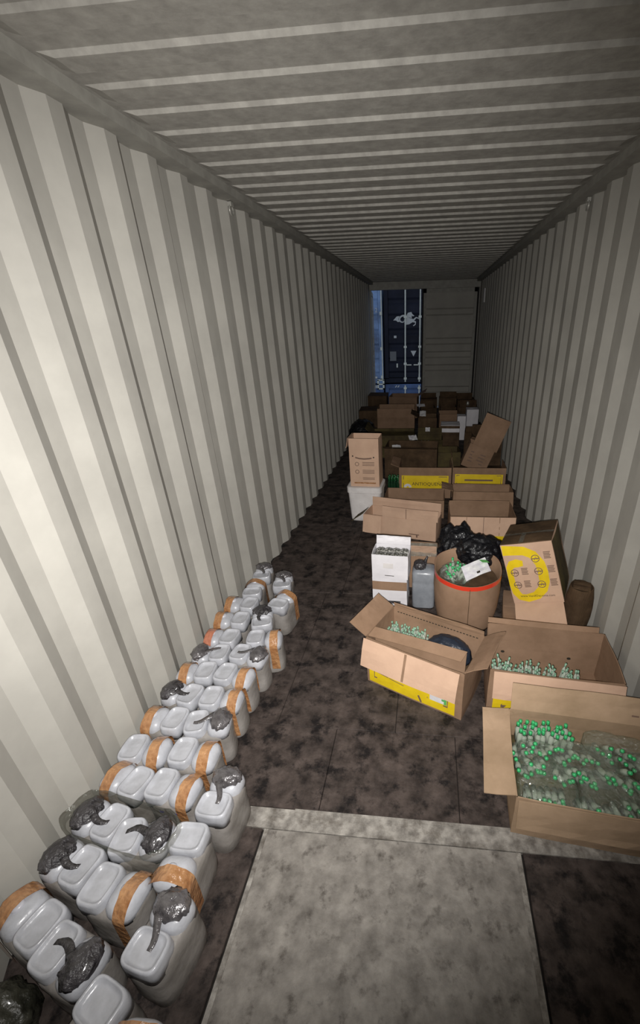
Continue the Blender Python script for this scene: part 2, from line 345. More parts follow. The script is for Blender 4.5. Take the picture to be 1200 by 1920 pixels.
mb = MB(); mb.box((-.40, 1.050, .006), (.55, 1.066, .0075)); mb.box((-.66, .981, .006), (-.50, .990, .0075)); mb.build('weld_bead', M['platedge'], st)

# rear frame, header, corner posts, sill
mb = MB(); mb.box((-1.20, LEN - .06, 2.50), (1.20, LEN + .08, 2.72)); struct(mb.build('trim_5', M['rail']))
mb = MB(); mb.box((-1.25, LEN - .02, 0), (-1.165, LEN + .1, 2.72)); struct(mb.build('trim_6', M['rail']))
mb = MB(); mb.box((1.165, LEN - .02, 0), (1.25, LEN + .1, 2.72)); struct(mb.build('trim_7', M['rail']))
mb = MB(); mb.box((-1.2, LEN + .02, -.15), (1.2, LEN + .12, .004)); struct(mb.build('trim_8', M['rail']))
# closed right leaf: frame with recessed ribbed sheet and black gasket
dr = struct(empty('door_1', (0, LEN + .01, 0)))
mb = MB(); x0, x1 = -0.01, 1.13
mb.box((x0, 0, .03), (x0 + .06, .05, 2.50)); mb.box((x1 - .06, 0, .03), (x1, .05, 2.50)); mb.box((x0, 0, .03), (x1, .05, .11)); mb.box((x0, 0, 2.42), (x1, .05, 2.50))
mb.build('door_frame', M['rail'], dr)
prof = [(.11, .03)]
for zc in (0.42, 0.90, 1.18, 1.46, 2.05): prof += [(zc - .075, .012), (zc - .045, .045), (zc + .045, .045), (zc + .075, .012)]
prof = [(.11, .012)] + prof[1:] + [(2.42, .012)]
vs = [(x, yy, z) for x in (x0 + .05, x1 - .05) for (z, yy) in prof]; n = len(prof)
mesh('door_sheet', vs, [(i, n+i, n+i+1, i+1) for i in range(n - 1)], M['wall'], dr)
mb = MB(); mb.box((x1 + .002, .01, .02), (x1 + .035, .04, 2.5)); mb.box((x0, .01, 2.503), (x1 + .035, .04, 2.52)); mb.box((x0 - .03, .0, .03), (x0 - .002, .03, 2.5)); mb.build('door_gasket', M['rubber'], dr)
# open left leaf, swung outward
dl = struct(empty('door_2', (-1.165, LEN + .13, 0), Rz(math.radians(95))))
mb = MB(); mb.box((0, 0, .03), (1.15, .05, .11)); mb.box((0, 0, 2.42), (1.15, .05, 2.5)); mb.box((0, 0, .03), (.06, .05, 2.5)); mb.box((1.09, 0, .03), (1.15, .05, 2.5)); mb.build('door_frame', M['rail'], dl)
vs = [(x, yy, z) for x in (.05, 1.1) for (z, yy) in prof]
mesh('door_sheet', vs, [(i, n+i, n+i+1, i+1) for i in range(n - 1)], M['wall'], dl)
# lashing rings under the top rails
def ring(x, y, z, sx, label):
    r = empty('lashing_ring', (x, y, z)); tag(r, label, 'ring')
    mb = MB(); mb.tube([(0, .028*math.cos(a), .028*math.sin(a) - .02) for a in [k*PI/8 for k in range(17)]], .005, 6); mb.build('ring', M['steel'], r, True)
    mb = MB(); mb.box((-.012, -.02, -.002), (.012, .02, .022)); mb.build('bracket', M['steel'], r)
ring(-1.165, 1.17, 2.575, -1, 'small steel lashing ring under the left top rail, nearest the upper left corner')
ring(-1.165, 3.25, 2.575, -1, 'small steel lashing ring halfway along the left top rail')
ring(1.165, 3.62, 2.575, 1, 'small steel lashing ring under the right top rail')
mb = MB(); mb.box((1.165, 9.45, 2.18), (1.181, 9.7, 2.42)); tag(mb.build('notice_card', M['sticker']), 'small pale notice card on the right wall near the far doors', 'card')

# ================================================================ OUTSIDE
mb = MB(); mb.box((-30, LEN + .2, -2.95), (30, 60, -2.9)); struct(mb.build('ground', M['ground']))
def sea_container(label, x0, x1, y, z0, z1, m, extras=None):
    r = empty('shipping_container', (x0, y, z0)); tag(r, label, 'container'); w_ = x1 - x0; h_ = z1 - z0
    mb = MB()
    for a, b in ((0, .12), (w_ - .12, w_)): mb.box((a, 0, 0), (b, .15, h_))
    mb.box((0, 0, 0), (w_, .15, .14)); mb.box((0, 0, h_ - .12), (w_, .15, h_)); mb.box((.05, .1, .05), (w_ - .05, 5.9, h_ - .03)); mb.build('body', m, r)
    for s in (0, 1):
        a = .13 + s * (w_ / 2 - .12); b = a + w_ / 2 - .14
        prof = []
        z = .16
        while z < h_ - .2: prof += [(z, .04), (z + .06, .075), (z + .14, .075), (z + .20, .04)]; z += .42
        prof = prof + [(h_ - .13, .04)]; n = len(prof)
        vs = [(x, yy - .02, zz) for x in (a, b) for (zz, yy) in prof]
        mesh('door_leaf', vs, [(i, n+i, n+i+1, i+1) for i in range(n - 1)], m, r)
    for cx in (0, w_ - .16):
        for cz in (0, h_ - .12): mb = MB(); mb.box((cx, -.012, cz), (cx + .16, .0, cz + .12)); mb.build('corner_casting', m, r)
    return r, w_, h_
YB = 14.6
def bars(r, xs, h_, m):
    for x in xs:
        mb = MB(); mb.tube([(x, -.05, .03), (x, -.05, h_ - .03)], .022, 8)
        for z in (.10, .55, 1.05, 1.9, h_ - .15): mb.box((x - .045, -.075, z), (x + .045, .02, z + .06))
        mb.build('lock_rod', m, r)
def ctext(r, P, s, x, y, size, name='painted_text'): P.text(s, x, y, size, M['logo'], r, name)
up, w_, h_ = sea_container('navy shipping container with white horse-like emblem, outside the open door', -1.28, 1.16, YB, .07, 2.96, M['navy'])
bars(up, (.66, 1.115, 1.60, 2.0), h_, M['galv'])
F = Panel((0, 0, 0), (1, 0, 0), (0, 0, 1), (0, -1, 0), 1, 1, lambda u, v: 0)
# emblem: fish tail, spiral, winged body, head, forelegs
def px(u, v):        # pixel of the photograph's 9.15x enlargement -> panel metres
    return ((u - 560) / 500 * 0.90 + 0.25, (1750 - v) / 1700 * 2.60 - .19)
sp = []; wd = []
for i in range(26):
    a = -0.3 + i * (2.35 * PI / 25); rr = 20 + i * 3.3
    sp.append(px(748 + rr * math.cos(-a) * 1.0, 415 + rr * math.sin(-a + PI) * 1.0)); wd.append(.018 + .0019 * i)
F.ribbon(sp, wd, M['logo'], up, 'emblem_spiral', .003)
def poly(pts, name, n=.0045):
    vs = [F.pt(*px(*p), n) for p in pts] + [F.pt(*px(*p), n - .003) for p in pts]; k = len(pts)
    mesh(name, vs, [tuple(range(k)), tuple(range(2*k-1, k-1, -1))] + [(i, (i+1) % k + 0, (i+1) % k + k, i + k) for i in range(k)], M['logo'], up)
poly([(578,420),(640,350),(690,345),(668,400),(690,450),(655,452),(630,425)], 'emblem_tail')
poly([(800,350),(840,380),(905,395),(945,430),(900,470),(850,500),(800,505),(770,480),(790,430)], 'emblem_body')
poly([(810,330),(830,290),(890,275),(905,310),(945,350),(915,355),(895,340),(900,385),(850,375)], 'emblem_head')
F.ribbon([px(*p) for p in ((930,420),(975,378),(1010,392),(1050,430))], [.05,.035,.03,.02], M['logo'], up, 'emblem_foreleg', .004)
F.ribbon([px(*p) for p in ((900,440),(965,460),(960,500),(925,530))], [.06,.04,.03,.03], M['logo'], up, 'emblem_foreleg', .004)
F.patch(.30, 1.34, .38, 1.41, M['logo'], up, 'painted_square', .003, 1)
F.patch(.17, .67, .37, .95, mat('grey_notice', (0.16, 0.16, 0.15), 0.6), up, 'notice_panel', .003, 1)
vs = [F.pt(x, z, .003) for x, z in ((.83, .96), (1.01, .96), (.92, .79))]; mesh('painted_triangle', vs, [(0, 2, 1)], M['logo'], up)
mb = MB(); mb.box((.70, -.05, .53), (.86, -.035, .56)); mb.box((.93, -.05, .53), (1.08, -.035, .56)); mb.box((.38, -.05, .47), (.42, -.03, .59)); mb.build('handle', M['galv'], up)
lw, w2_, h2_ = sea_container('navy shipping container standing beneath the one with the white emblem', -1.28, 1.16, YB, -2.87, .02, M['blue'])
bars(lw, (.66, 1.115), h2_, M['galv'])
for i, x in enumerate((.33, .41)): F.ribbon([(x, h2_ - .1), (x + .05, h2_ - .04)], .03, M['logo'], lw, 'painted_stripe', .014)
lf, w3_, h3_ = sea_container('blue shipping container, daylight painted in, with white numbers at the left of the open door', -4.0, -1.33, YB - .1, .07, 3.4, M['daylitblue'])
mb = MB(); mb.tube([(w3_ - .02, -.02, .05), (w3_ - .02, -.02, h3_ - .1)], .018, 8)
for z in (.15, 1.0, 2.0): mb.box((w3_ - .07, -.06, z), (w3_, 0, z + .09))
mb.build('lock_rod', M['galv'], lf)
ctext(lf, F, '94 2', w3_ - .44, 2.08, .17); ctext(lf, F, '1', w3_ - .43, 1.84, .17)
for z, s in ((1.40, '1'), (1.24, '2'), (1.08, '8'), (.92, '7')): ctext(lf, F, s, w3_ - .40, z, .14)
F.patch(w3_ - .36, .15, w3_ - .20, .21, M['logo'], lf, 'painted_bar', .013, 1)
l2, w4_, h4_ = sea_container('blue shipping container below the daylight-paled one at the left', -4.0, -1.33, YB - .1, -2.87, .02, M['blue'])
mb = MB()
for cx in (w4_ - .20, w4_ - .02): mb.box((cx, -.02, h4_ - .14), (cx + .05, .02, h4_ + .16))
for cz in (h4_ - .14, h4_ + .0, h4_ + .13): mb.box((w4_ - .2, -.02, cz), (w4_ + .03, .02, cz + .04))
tag(mb.build('stacking_bracket', M['galv']), 'white steel fittings between the stacked containers outside', 'bracket').location = (-4.0, YB - .13, -2.87)
mb = MB(); mb.box((w4_ - .42, -.02, h4_ - .10), (w4_ - .22, .0, h4_ - .02)); mb.build('painted_bar', M['logo'], l2)

# ================================================================ JUGS
def superloop(hx, hy, z, n=28, e=3.4, cx=0):
    out = []
    for i in range(n):
        a = 2 * PI * i / n; c, s_ = math.cos(a), math.sin(a)
        out.append(Vector((cx + hx * math.copysign(abs(c) ** (2/e), c), hy * math.copysign(abs(s_) ** (2/e), s_), z)))
    return out
def jug_proto(wrap, seed, tx=.036):
    r = empty('plastic_jug', (0, 0, 0)); hx, hy = .104, .070
    def dent(LL, a=.004):
        for l in LL:
            for p in l:
                d = nz(p, 14, seed) * a; k = math.hypot(p.x, p.y) or 1
                if p.z > 0.005: p.x += p.x / k * d; p.y += p.y / k * d
        return LL
    LL = [superloop(hx*.93, hy*.9, 0), superloop(hx, hy, .012), superloop(hx, hy, .07), superloop(hx*.985, hy*.975, .10), superloop(hx, hy, .13), superloop(hx, hy, .172), superloop(hx*.975, hy*.96, .188), superloop(hx*.88, hy*.85, .196), superloop(hx*.4, hy*.4, .200), superloop(hx*.02, hy*.02, .201)]
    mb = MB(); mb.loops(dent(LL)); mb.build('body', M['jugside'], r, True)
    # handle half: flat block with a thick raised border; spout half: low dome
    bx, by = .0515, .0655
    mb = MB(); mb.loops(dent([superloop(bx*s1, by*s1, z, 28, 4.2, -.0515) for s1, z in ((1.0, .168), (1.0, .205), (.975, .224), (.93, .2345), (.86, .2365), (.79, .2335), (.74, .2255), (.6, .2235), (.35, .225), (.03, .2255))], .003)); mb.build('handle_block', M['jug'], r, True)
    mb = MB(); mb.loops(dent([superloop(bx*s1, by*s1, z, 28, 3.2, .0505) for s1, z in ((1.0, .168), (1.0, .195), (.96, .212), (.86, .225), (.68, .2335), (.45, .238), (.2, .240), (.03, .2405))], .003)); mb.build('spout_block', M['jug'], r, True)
    if wrap in ('tape', 'red'):
        half = [(hy + .003, .04), (hy + .003, .12), (hy + .003, .170), (hy + .003, .190), (.0705, .207), (.0615, .223), (.047, .236), (.028, .2465), (.013, .2545)]
        path = [(-a, b) for a, b in half] + [(a, b) for a, b in reversed(half)]
        vs = []; fs = []; k = 5
        for i, (y, z) in enumerate(path):
            for j in range(k):
                x = tx + j / (k - 1) * .046 + .004 * nz((i*.5, j, seed), 1, seed)
                vs.append((x, y + .003 * nz((x*40, y*20, z*20), 1, seed), z + .003 * nz((x*50, y*30, z*30), 1, seed + 1) + .002))
        for i in range(len(path) - 1):
            for j in range(k - 1): a = i*k + j; fs.append((a, a+k, a+k+1, a+1))
        vs += [Vector(v) * 1 for v in vs]; n0 = len(path) * k
        for q in range(n0, 2*n0): v = Vector(vs[q]); v.y *= .98; v.z -= .0015; vs[q] = v
        fs += [tuple(i + n0 for i in reversed(f)) for f in fs]
        mesh('tape_band', vs, fs, M['tape' if wrap == 'tape' else 'tapered'], r, True)
        mb = MB(); mb.loops([[Vector((.058 + rr * math.cos(a), rr * math.sin(a), z)) for a in [k*PI/8 for k in range(16)]] for rr, z in ((.020, .21), (.020, .247), (.014, .2505))]); mb.build('cap', M['jugrim'], r, True)
    else:
        m_ = M['foil' if wrap == 'foil' else 'foildark']
        blob('cap_wrap', (.058, 0, .228), (.044, .058, .031), m_, r, sub=4, amp=.13, fq=1.9, seed=seed, flat=False, spikes=.14)
        vs = []; fs = []; 
        for i in range(7):
            t_ = i / 6; c = Vector((.03 - .085 * t_, .018 * math.sin(seed + 3*t_), .2435 - .004 * t_ + .004 * nz((t_*5, 0, 0), 1, seed)))
            for sg in (-1, 1):
                for dz in (.0, .0025): vs.append(c + Vector((0, sg * (.017 - .010 * t_), dz)))
        for i in range(6):
            a = i*4; fs += [(a, a+2, a+6, a+4), (a+1, a+5, a+7, a+3), (a, a+4, a+5, a+1), (a+2, a+3, a+7, a+6)]
        fs += [(0, 1, 3, 2), (24, 26, 27, 25)]
        mesh('wrap_tail', vs, fs, m_, r, True)
    return r
protos = {}
used = set()
def jug(x, y, ang, wrap, label, group, tilt=0.0, z=0.0):
    key = wrap + (str(int(x * 1000 + y * 777) % 3) if wrap == 'tape' else '')
    if key not in protos:
        protos[key] = jug_proto(wrap, len(protos) + 2, {'0': .026, '1': .038, '2': .050}.get(key[-1], .036)); o = protos[key]
    else: o = copy_tree(protos[key])
    o.location = (x, y, z); o.rotation_euler = (rnd.uniform(-.02, .02), rnd.uniform(-.02, .02), ang + rnd.uniform(-.04, .04))
    tag(o, label, 'jug', group); return o
ORD = ['first', 'second', 'third', 'fourth', 'fifth', 'sixth', 'seventh', 'eighth', 'ninth', 'tenth', 'eleventh', 'twelfth', 'thirteenth', 'fourteenth', 'fifteenth', 'sixteenth', 'seventeenth']
D = math.radians
WN = {'tape': 'brown-taped', 'red': 'reddish-taped', 'foil': 'grey-wrapped', 'dark': 'black-wrapped'}
wallrow = [(-1.068, 2.600, 100, 'foil'), (-1.055, 2.385, 100, 'tape'), (-1.070, 2.210, 178, 'tape'), (-1.070, 2.045, 182, 'tape'), (-1.058, 1.878, 179, 'red'), (-1.058, 1.738, 181, 'foil'),
           (-1.075, 1.596, 181, 'tape'), (-1.070, 1.452, 170, 'dark'), (-1.076, 1.300, 178, 'tape'), (-1.070, 1.142, 2, 'tape'), (-1.068, 1.000, 167, 'tape'), (-1.070, .852, 170, 'dark'), (-1.070, .704, 168, 'dark'), (-1.078, .548, 163, 'tape')]
aisle = [(-.884, 2.490, 102, 'foil'), (-.815, 2.262, 78, 'tape'), (-.885, 2.070, 106, 'dark'), (-.800, 1.885, 8, 'tape'), (-.840, 1.742, -4, 'foil'), (-.862, 1.594, -6, 'tape'),
         (-.858, 1.440, 0, 'tape'), (-.862, 1.296, 12, 'foil'), (-.850, 1.142, 0, 'tape'), (-.852, .990, -6, 'tape'), (-.655, .975, 86, 'foil'), (-.868, .800, 6, 'dark'), (-.700, .760, -88, 'tape'),
         (-.862, .640, -8, 'tape'), (-.652, .560, 80, 'foil'), (-.885, .478, -14, 'dark'), (-.738, .345, 250, 'tape'), (-.590, .285, 92, 'tape')]
for i, (x, y, a, k) in enumerate(wallrow):
    jug(x, y, D(a), k, 'milky jug with %s cap, %s from far end in row along wall' % (WN[k], ORD[i]), 'jugs along the left wall')
ai = ['at the far end of the aisle row', 'second from far end of the aisle row', 'third from far end of the aisle row', 'fourth from far end of the aisle row', 'fifth from far end of the aisle row', 'sixth from far end of the aisle row', 'seventh from far end of the aisle row', 'eighth from far end of the aisle row', 'ninth from far end of the aisle row', 'purple-edged label on side, tenth in the aisle row', 'standing out beside the end of the steel strip', 'between wall jugs and aisle jugs', 'on aisle side, tape at its near end', 'with oval tape band, between two grey-wrapped jugs', 'big near one with wrap hanging over pale top', 'crumpled wrap near the bottom left corner', 'leaning diagonally at the bottom edge', 'only its top showing at the bottom edge']
js = []
for i, (x, y, a, k) in enumerate(aisle):
    js.append(jug(x, y, D(a), k, ('milky jug with %s cap, %s' % (WN[k], ai[i])), 'jugs beside the aisle', z=0.0))
# purple label on the tenth aisle jug
mb = MB(); mb.box((-.03, -.0685, .08), (.07, -.066, .115)); mb.box((-.03, -.0685, .155), (.07, -.066, .165)); mb.build('printed_label', M['purple'], js[9])
mb = MB(); mb.box((-.03, -.068, .118), (.07, -.0662, .152)); mb.build('paper_label', M['sticker'], js[9])
LL = []
for k_, (z_, g_) in enumerate(((.004, .95), (.05, .985), (.12, 1.0), (.19, 1.01), (.235, 1.03), (.262, 1.0), (.25, .96), (.225, .95))):
    l_ = superloop(.223 * g_, .082 * g_, z_, 44, 4.0)
    for q_, p_ in enumerate(l_):
        kk = 1 + .035 * nz((p_.x * 18, p_.y * 18, z_ * 6), 1, 5) * min(1, z_ / .1); p_.x *= kk; p_.y *= kk; p_.z += (.022 * nz((p_.x * 22, p_.y * 22, 1), 1, 3) if z_ > .18 else 0)
    LL.append(l_)
mb = MB(); mb.loops(LL, 0, True, False); o = mb.build('clear_bag', M['greyfilm'], None, True); o.location = (-.962, .826, 0.001); o.rotation_euler = (0, 0, D(-9))
tag(o, 'open smoky clear bag around two black-wrapped jugs by the left wall', 'bag')
tag(blob('plastic_bag', (-1.07, .365, .075), (.09, .08, .095), M['bagolive'], sub=4, amp=.25, fq=2.5, seed=4), 'crumpled dark olive plastic bag at the bottom left corner beside the jugs', 'bag')
tag(blob('plastic_bag', (-.965, .30, .04), (.06, .05, .05), M['bagolive'], sub=3, amp=.3, fq=2.5, seed=8), 'small crumpled dark bag at the bottom edge below the big olive bag', 'bag')

# ================================================================ VIALS
def vial_mesh(r, h, cap, body):
    mb = MB(); n = 8
    def ring_(rr, z): return [Vector((rr*math.cos(2*PI*k/n), rr*math.sin(2*PI*k/n), z)) for k in range(n)]
    mb.loops([ring_(r, 0), ring_(r, h*.68), ring_(r*.45, h*.78), ring_(r*.45, h*.82)], 0)
    mb.loops([ring_(r*.62, h*.80), ring_(r*.66, h*.97), ring_(r*.4, h)], 1)
    me_o = mb.build('vial', None, None, True, mats=[body, cap]); return me_o
def field(proto, pts, root_rot, base, label, group, first=[True]):
    pass
def vials(proto_args, pts, label, group, name='vial'):
    p = vial_mesh(*proto_args); p.name = name
    for i, (loc, rot) in enumerate(pts):
        o = p if i == 0 else p.copy()
        if i: C.objects.link(o)
        o.location = loc; o.rotation_euler = rot; tag(o, label, 'vial', group)

def loc2(root_loc, yaw, x, y, z): v = Rz(yaw) @ Vector((x, y, z)); return Vector(root_loc) + v

# ================================================================ CARTON A: big open box of wrapped bottles, lower right
A0 = (.500, 1.052, 0.009); Aa = D(-5.5)
ra, P = carton('big open cardboard box at lower right holding wrapped bottles with green caps', A0, Aa, (.66, .42, .225),
    {'front': (.13, 168), 'back': (.13, 18), 'left': (.12, 100)}, bulge=.016, m='cardtan', seed=3)
P['back_flap'].patch(.10, .04, .13, .048, M['brownprint'], P['back_flap'].obj, 'tear_mark', -.0062)
def packs(base, yaw, W, Dd, z0, cells, seed):
    r2 = random.Random(seed); pts = []
    return pts
r2 = random.Random(5); pts = []
# upright bottles in the back left, then packs lying with caps in rows
def addv(x, y, z, rx=0, ry=0, rz=0): pts.append((loc2(A0, Aa, x, y, z), (Rz(Aa) @ Rz(rz) @ Rx(rx) @ Ry(ry)).to_euler()))
for j in range(3):
    for i in range(9): addv(.045 + i*.027, .385 - j*.027, .095 + r2.uniform(-.003, .003), r2.uniform(-.1, .1), r2.uniform(-.1, .1))
for (cx, cy, cz, n_, rz, rx) in ((.03, .30, .13, 6, .12, .85), (.20, .315, .125, 6, -.05, .8), (.38, .36, .120, 7, -.15, .85), (.03, .225, .13, 5, .25, .95), (.19, .22, .14, 6, -.1, .95), (.36, .245, .145, 7, -.22, .9), (.06, .12, .12, 6, .1, 1.05), (.25, .10, .125, 6, -.05, 1.1), (.43, .12, .125, 6, -.15, 1.0)):
    for i in range(n_):
        for k in range(2):
            addv(cx + i*.027*math.cos(rz), cy + i*.027*math.sin(rz) + r2.uniform(-.012, .012), cz - .026*k + r2.uniform(-.006, .006), rx + r2.uniform(-.25, .2), 0, r2.uniform(-.3, .3))
vials((.0128, .11, M['cap'], M['vialbody']), pts, 'small clear bottle with bright green cap in the lower right box', 'green-capped bottles in the lower right box', 'bottle')
# wrap films: each pack is a crumpled clear bag
def wrap(label, x, y, z, sx, sy, sz, rz, seed, root=A0, yaw=Aa):
    bm = bmesh.new(); bmesh.ops.create_cube(bm, size=1.0); bmesh.ops.subdivide_edges(bm, edges=bm.edges[:], cuts=9, use_grid_fill=True)
    for v in bm.verts:
        c = v.co; k = 1 - .10 * (abs(c.x*2)**6 * abs(c.y*2)**2 + abs(c.z*2)**6 * abs(c.x*2)**2)
        n_ = nz(c, 5.5, seed); c2 = Vector((c.x*sx*k, c.y*sy*k, c.z*sz*k)); c2 += Vector((0, 0, 1)) * .010 * n_ + Vector((nz(c, 9, seed+1), nz(c, 9, seed+2), 0)) * .006
        v.co = c2
    me = bpy.data.meshes.new('wrapping_film'); bm.to_mesh(me); bm.free(); me.materials.append(M['film'])
    me.polygons.foreach_set('use_smooth', [True] * len(me.polygons))
    o = bpy.data.objects.new('wrapping_film', me); C.objects.link(o); o.location = loc2(root, yaw, x, y, z); o.rotation_euler = (0, 0, yaw + rz)
    tag(o, label, 'film'); return o
wrap('clear crinkled film pack at the front left of the lower right box', .135, .105, .135, .23, .17, .12, .05, 1)
wrap('clear crinkled film pack at the front middle of the lower right box', .375, .105, .145, .24, .18, .12, -.05, 2)
wrap('clear crinkled film pack at the right end of the lower right box', .56, .17, .13, .14, .28, .12, -.03, 6)
wrap('clear crinkled film pack in the centre of the lower right box', .30, .235, .160, .26, .13, .10, -.08, 3)
wrap('clear crinkled film pack along the back of the lower right box', .46, .345, .135, .28, .10, .10, -.10, 4)
wrap('clear film pack at the left of the lower right box', .11, .25, .130, .16, .11, .10, .05, 5)
mb = MB(); mb.box((.012, .02, .006), (.645, .40, .075)); o = mb.build('layer_pad', M['cardolive'], ra)

# ================================================================ CARTON B: yellow label box
B0 = (-.184, 1.819, 0); Ba = D(-24.6)
rb, P = carton('open cardboard box with yellow front label, dark bag and vials inside', B0, Ba, (.572, .32, .32),
    {'front': (.165, 163, -.01, .965), 'back': (.035, -8), 'left': (.12, 62), 'right': (.13, 52, .03, .98)}, bulge=.012,
    fm={'front': 'cardpale', 'back': 'card', 'left': 'card', 'right': 'card'}, seed=5)
q = P['front']
q.patch(.015, .012, .535, .225, M['yellow'], q.obj, 'yellow_label')
q.ribbon([(.05, .22), (.05, .055), (.495, .055), (.495, .21)], .010, M['brownprint'], q.obj, 'label_border')
q.ribbon([(.26, .225), (.345, .015)], .012, M['brownprint'], q.obj, 'label_tear')
q.patch(.395, .065, .48, .165, M['sticker'], q.obj, 'white_sticker', .0022)
q.patch(.475, .065, .49, .165, M['greenprint'], q.obj, 'green_strip', .0024)
q.patch(.452, .135, .468, .15, M['black'], q.obj, 'sticker_code', .0026, 1); q.patch(.462, .085, .476, .10, M['greenprint'], q.obj, 'sticker_mark', .0026, 1)
q.ribbon([(.07, .100), (.24, .085)], .005, M['brownprint'], q.obj, 'print_line', .0022)
q.text('F', .375, .135, .02, M['brownprint'], q.obj); q.text('B', .378, .065, .016, M['brownprint'], q.obj)
f = P['front_flap']; f.ribbon([(.262, .003), (.262, .160)], .014, M['cardolive'] if 0 else M['card'], f.obj, 'flap_crease', -.0052)
b = P['back']
for i in range(26): pass
mb = MB()
for i in range(27): mb.box((.03 + i*.019, .3125, .292), (.041 + i*.019, .3142, .297))
mb.build('perforation', M['black'], rb)
# inner lid panel leaning inside the front edge
slab(Vector((.0, .022, .314)), Vector((.525, .052, .004)), Vector((.012, .060, .024)), Vector((0, -.4, .9)).normalized(), .004, 8, 3, lambda u, v: .004*math.sin(PI*u), 'inner_flap', M['card'], rb)
slab(Vector((.012, .085, .325)), Vector((.52, .055, .0)), Vector((0, -.012, -.15)), Vector((0, -1, 0)), .004, 6, 3, lambda u, v: .004*math.sin(PI*u), 'divider_panel', M['card'], rb)
pts = []; r2 = random.Random(11)
for j in range(8):
    for i in range(13):
        if (i > 10 and j < 1): continue
        pts.append((loc2(B0, Ba, .030 + i*.0175 + r2.uniform(-.003, .003), .145 + j*.0195 + r2.uniform(-.003, .003), .150 + r2.uniform(-.006, .014)), (r2.uniform(-.25, .25), r2.uniform(-.25, .25), 0)))
vials((.0085, .095, M['capdull'], M['vialbody']), pts, 'tiny green-capped vial in the packed cluster inside the yellow-labelled box', 'vials in the yellow-labelled box')
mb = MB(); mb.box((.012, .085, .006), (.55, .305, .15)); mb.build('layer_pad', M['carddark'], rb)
o = blob('bin_bag', loc2(B0, Ba, .405, .215, .225), (.125, .080, .09), M['bagnavy'], sub=5, amp=.08, fq=1.6, seed=21); o.rotation_euler = (0, 0, Ba)
tag(o, 'dark navy plastic bag bulging inside the yellow-labelled open box', 'bag')

# ================================================================ CARTON C: behind A, by the right wall
C0 = (.470, 1.648, 0); Ca = D(-5.2)
rc, P = carton('wide open cardboard box with two holes, behind the lower right box', C0, Ca, (.63, .37, .30),
    {'front': (.15, 165, 0.03, 1.0)}, bulge=.012, fm={'front': 'cardpale'}, seed=8)
q = P['front']; q.patch(.03, .02, .60, .20, M['yellow'], q.obj, 'yellow_label')
q.ribbon([(.075, .2), (.075, .06), (.57, .06), (.57, .2)], .02, M['brownprint'], q.obj, 'label_border'); q.patch(.14, .10, .17, .14, M['black'], q.obj, 'black_mark', .002, 1)
b = P['back']
for x_ in (.10, .47):        # hand holes
    bb = MB(); bb.loops([[Vector((.63 - (.63 - x_) + .011*math.cos(a), yy, .105 + .008*math.sin(a))) for a in [k*PI/6 for k in range(12)]] for yy in (.3615, .3640)]); bb.build('hand_hole', M['black'], rc)
slab(Vector((0, .374, .30)), Vector((.60, 0, -.0)), Vector((0, .01, .028)), Vector((0, -1, 0)), .004, 8, 2, lambda u, v: .004*math.sin(PI*u), 'flap', M['card'], rc)
pts = []; r2 = random.Random(12)
for j in range(5):
    for i in range(22):
        if i > 19 and j % 2: continue
        pts.append((loc2(C0, Ca, .035 + i*.0205 + r2.uniform(-.006, .006), .045 + j*.021 + r2.uniform(-.005, .005), .133 + .018*math.sin(i*.9) - .0012*i + r2.uniform(-.010, .014) + .006*j), (r2.uniform(-.3, .3), r2.uniform(-.3, .3), 0)))
vials((.0085, .105, M['capdull'], M['vialbody']), pts, 'tiny green-capped vial standing in the wide open box with two holes', 'vials in the wide open box')
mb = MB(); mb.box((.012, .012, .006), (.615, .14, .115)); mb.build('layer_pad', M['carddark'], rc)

# ================================================================ WHITE BOXES, GREY JUG, ROUND BIN
def white_box(loc, yaw, label, top=True, brown=False, seed=1):
    r, P = carton(label, loc, yaw, (.245, .17, .265), {'back': (.075, -12)} if top else {}, m='whitecard', bulge=.004, seed=seed, t=.004)
    return r, P
r, P = white_box((-.235, 2.515, 0), D(-3), 'lower white carton with a wide brown tape strip, under the other white carton', top=False, seed=2)
P['front'].patch(.0, .165, .245, .235, M['cardpale'] if 0 else M['card'], P['front'].obj, 'brown_tape_strip', .002)
P['front'].patch(.05, .05, .2, .075, M['foil'], P['front'].obj, 'foil_strip', .002)
slab(Vector((.003, .003, .266)), Vector((.239, 0, 0)), Vector((0, .164, 0)), UP, .003, 2, 2, lambda u, v: 0, 'top_flap', M['whitecard'], r)
r, P = carton('upper white carton open at the top with foil packs showing', (-.232, 2.50, .272), D(-5), (.25, .165, .185), {'back': (.06, 8)}, m='whitecard', bulge=.005, seed=4, t=.004)
P['front'].patch(.09, .024, .155, .029, M['black'], P['front'].obj, 'print_line', .0015); P['front'].patch(.08, .085, .15, .125, M['foam'], P['front'].obj, 'faint_emblem', .0015)
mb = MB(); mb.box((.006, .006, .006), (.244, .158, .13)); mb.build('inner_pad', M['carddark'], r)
for i in range(4):
    for j in range(2):
        o = blob('foil_pack', loc2((-.232, 2.50, .272), D(-5), .045 + i*.055, .05 + j*.065, .150), (.033, .038, .022), M['foilpack'], sub=4, amp=.34, fq=2.2, seed=i*3+j+30)
        tag(o, 'crumpled grey foil pack packed in the upper white carton', 'pack', 'foil packs in the upper white carton')
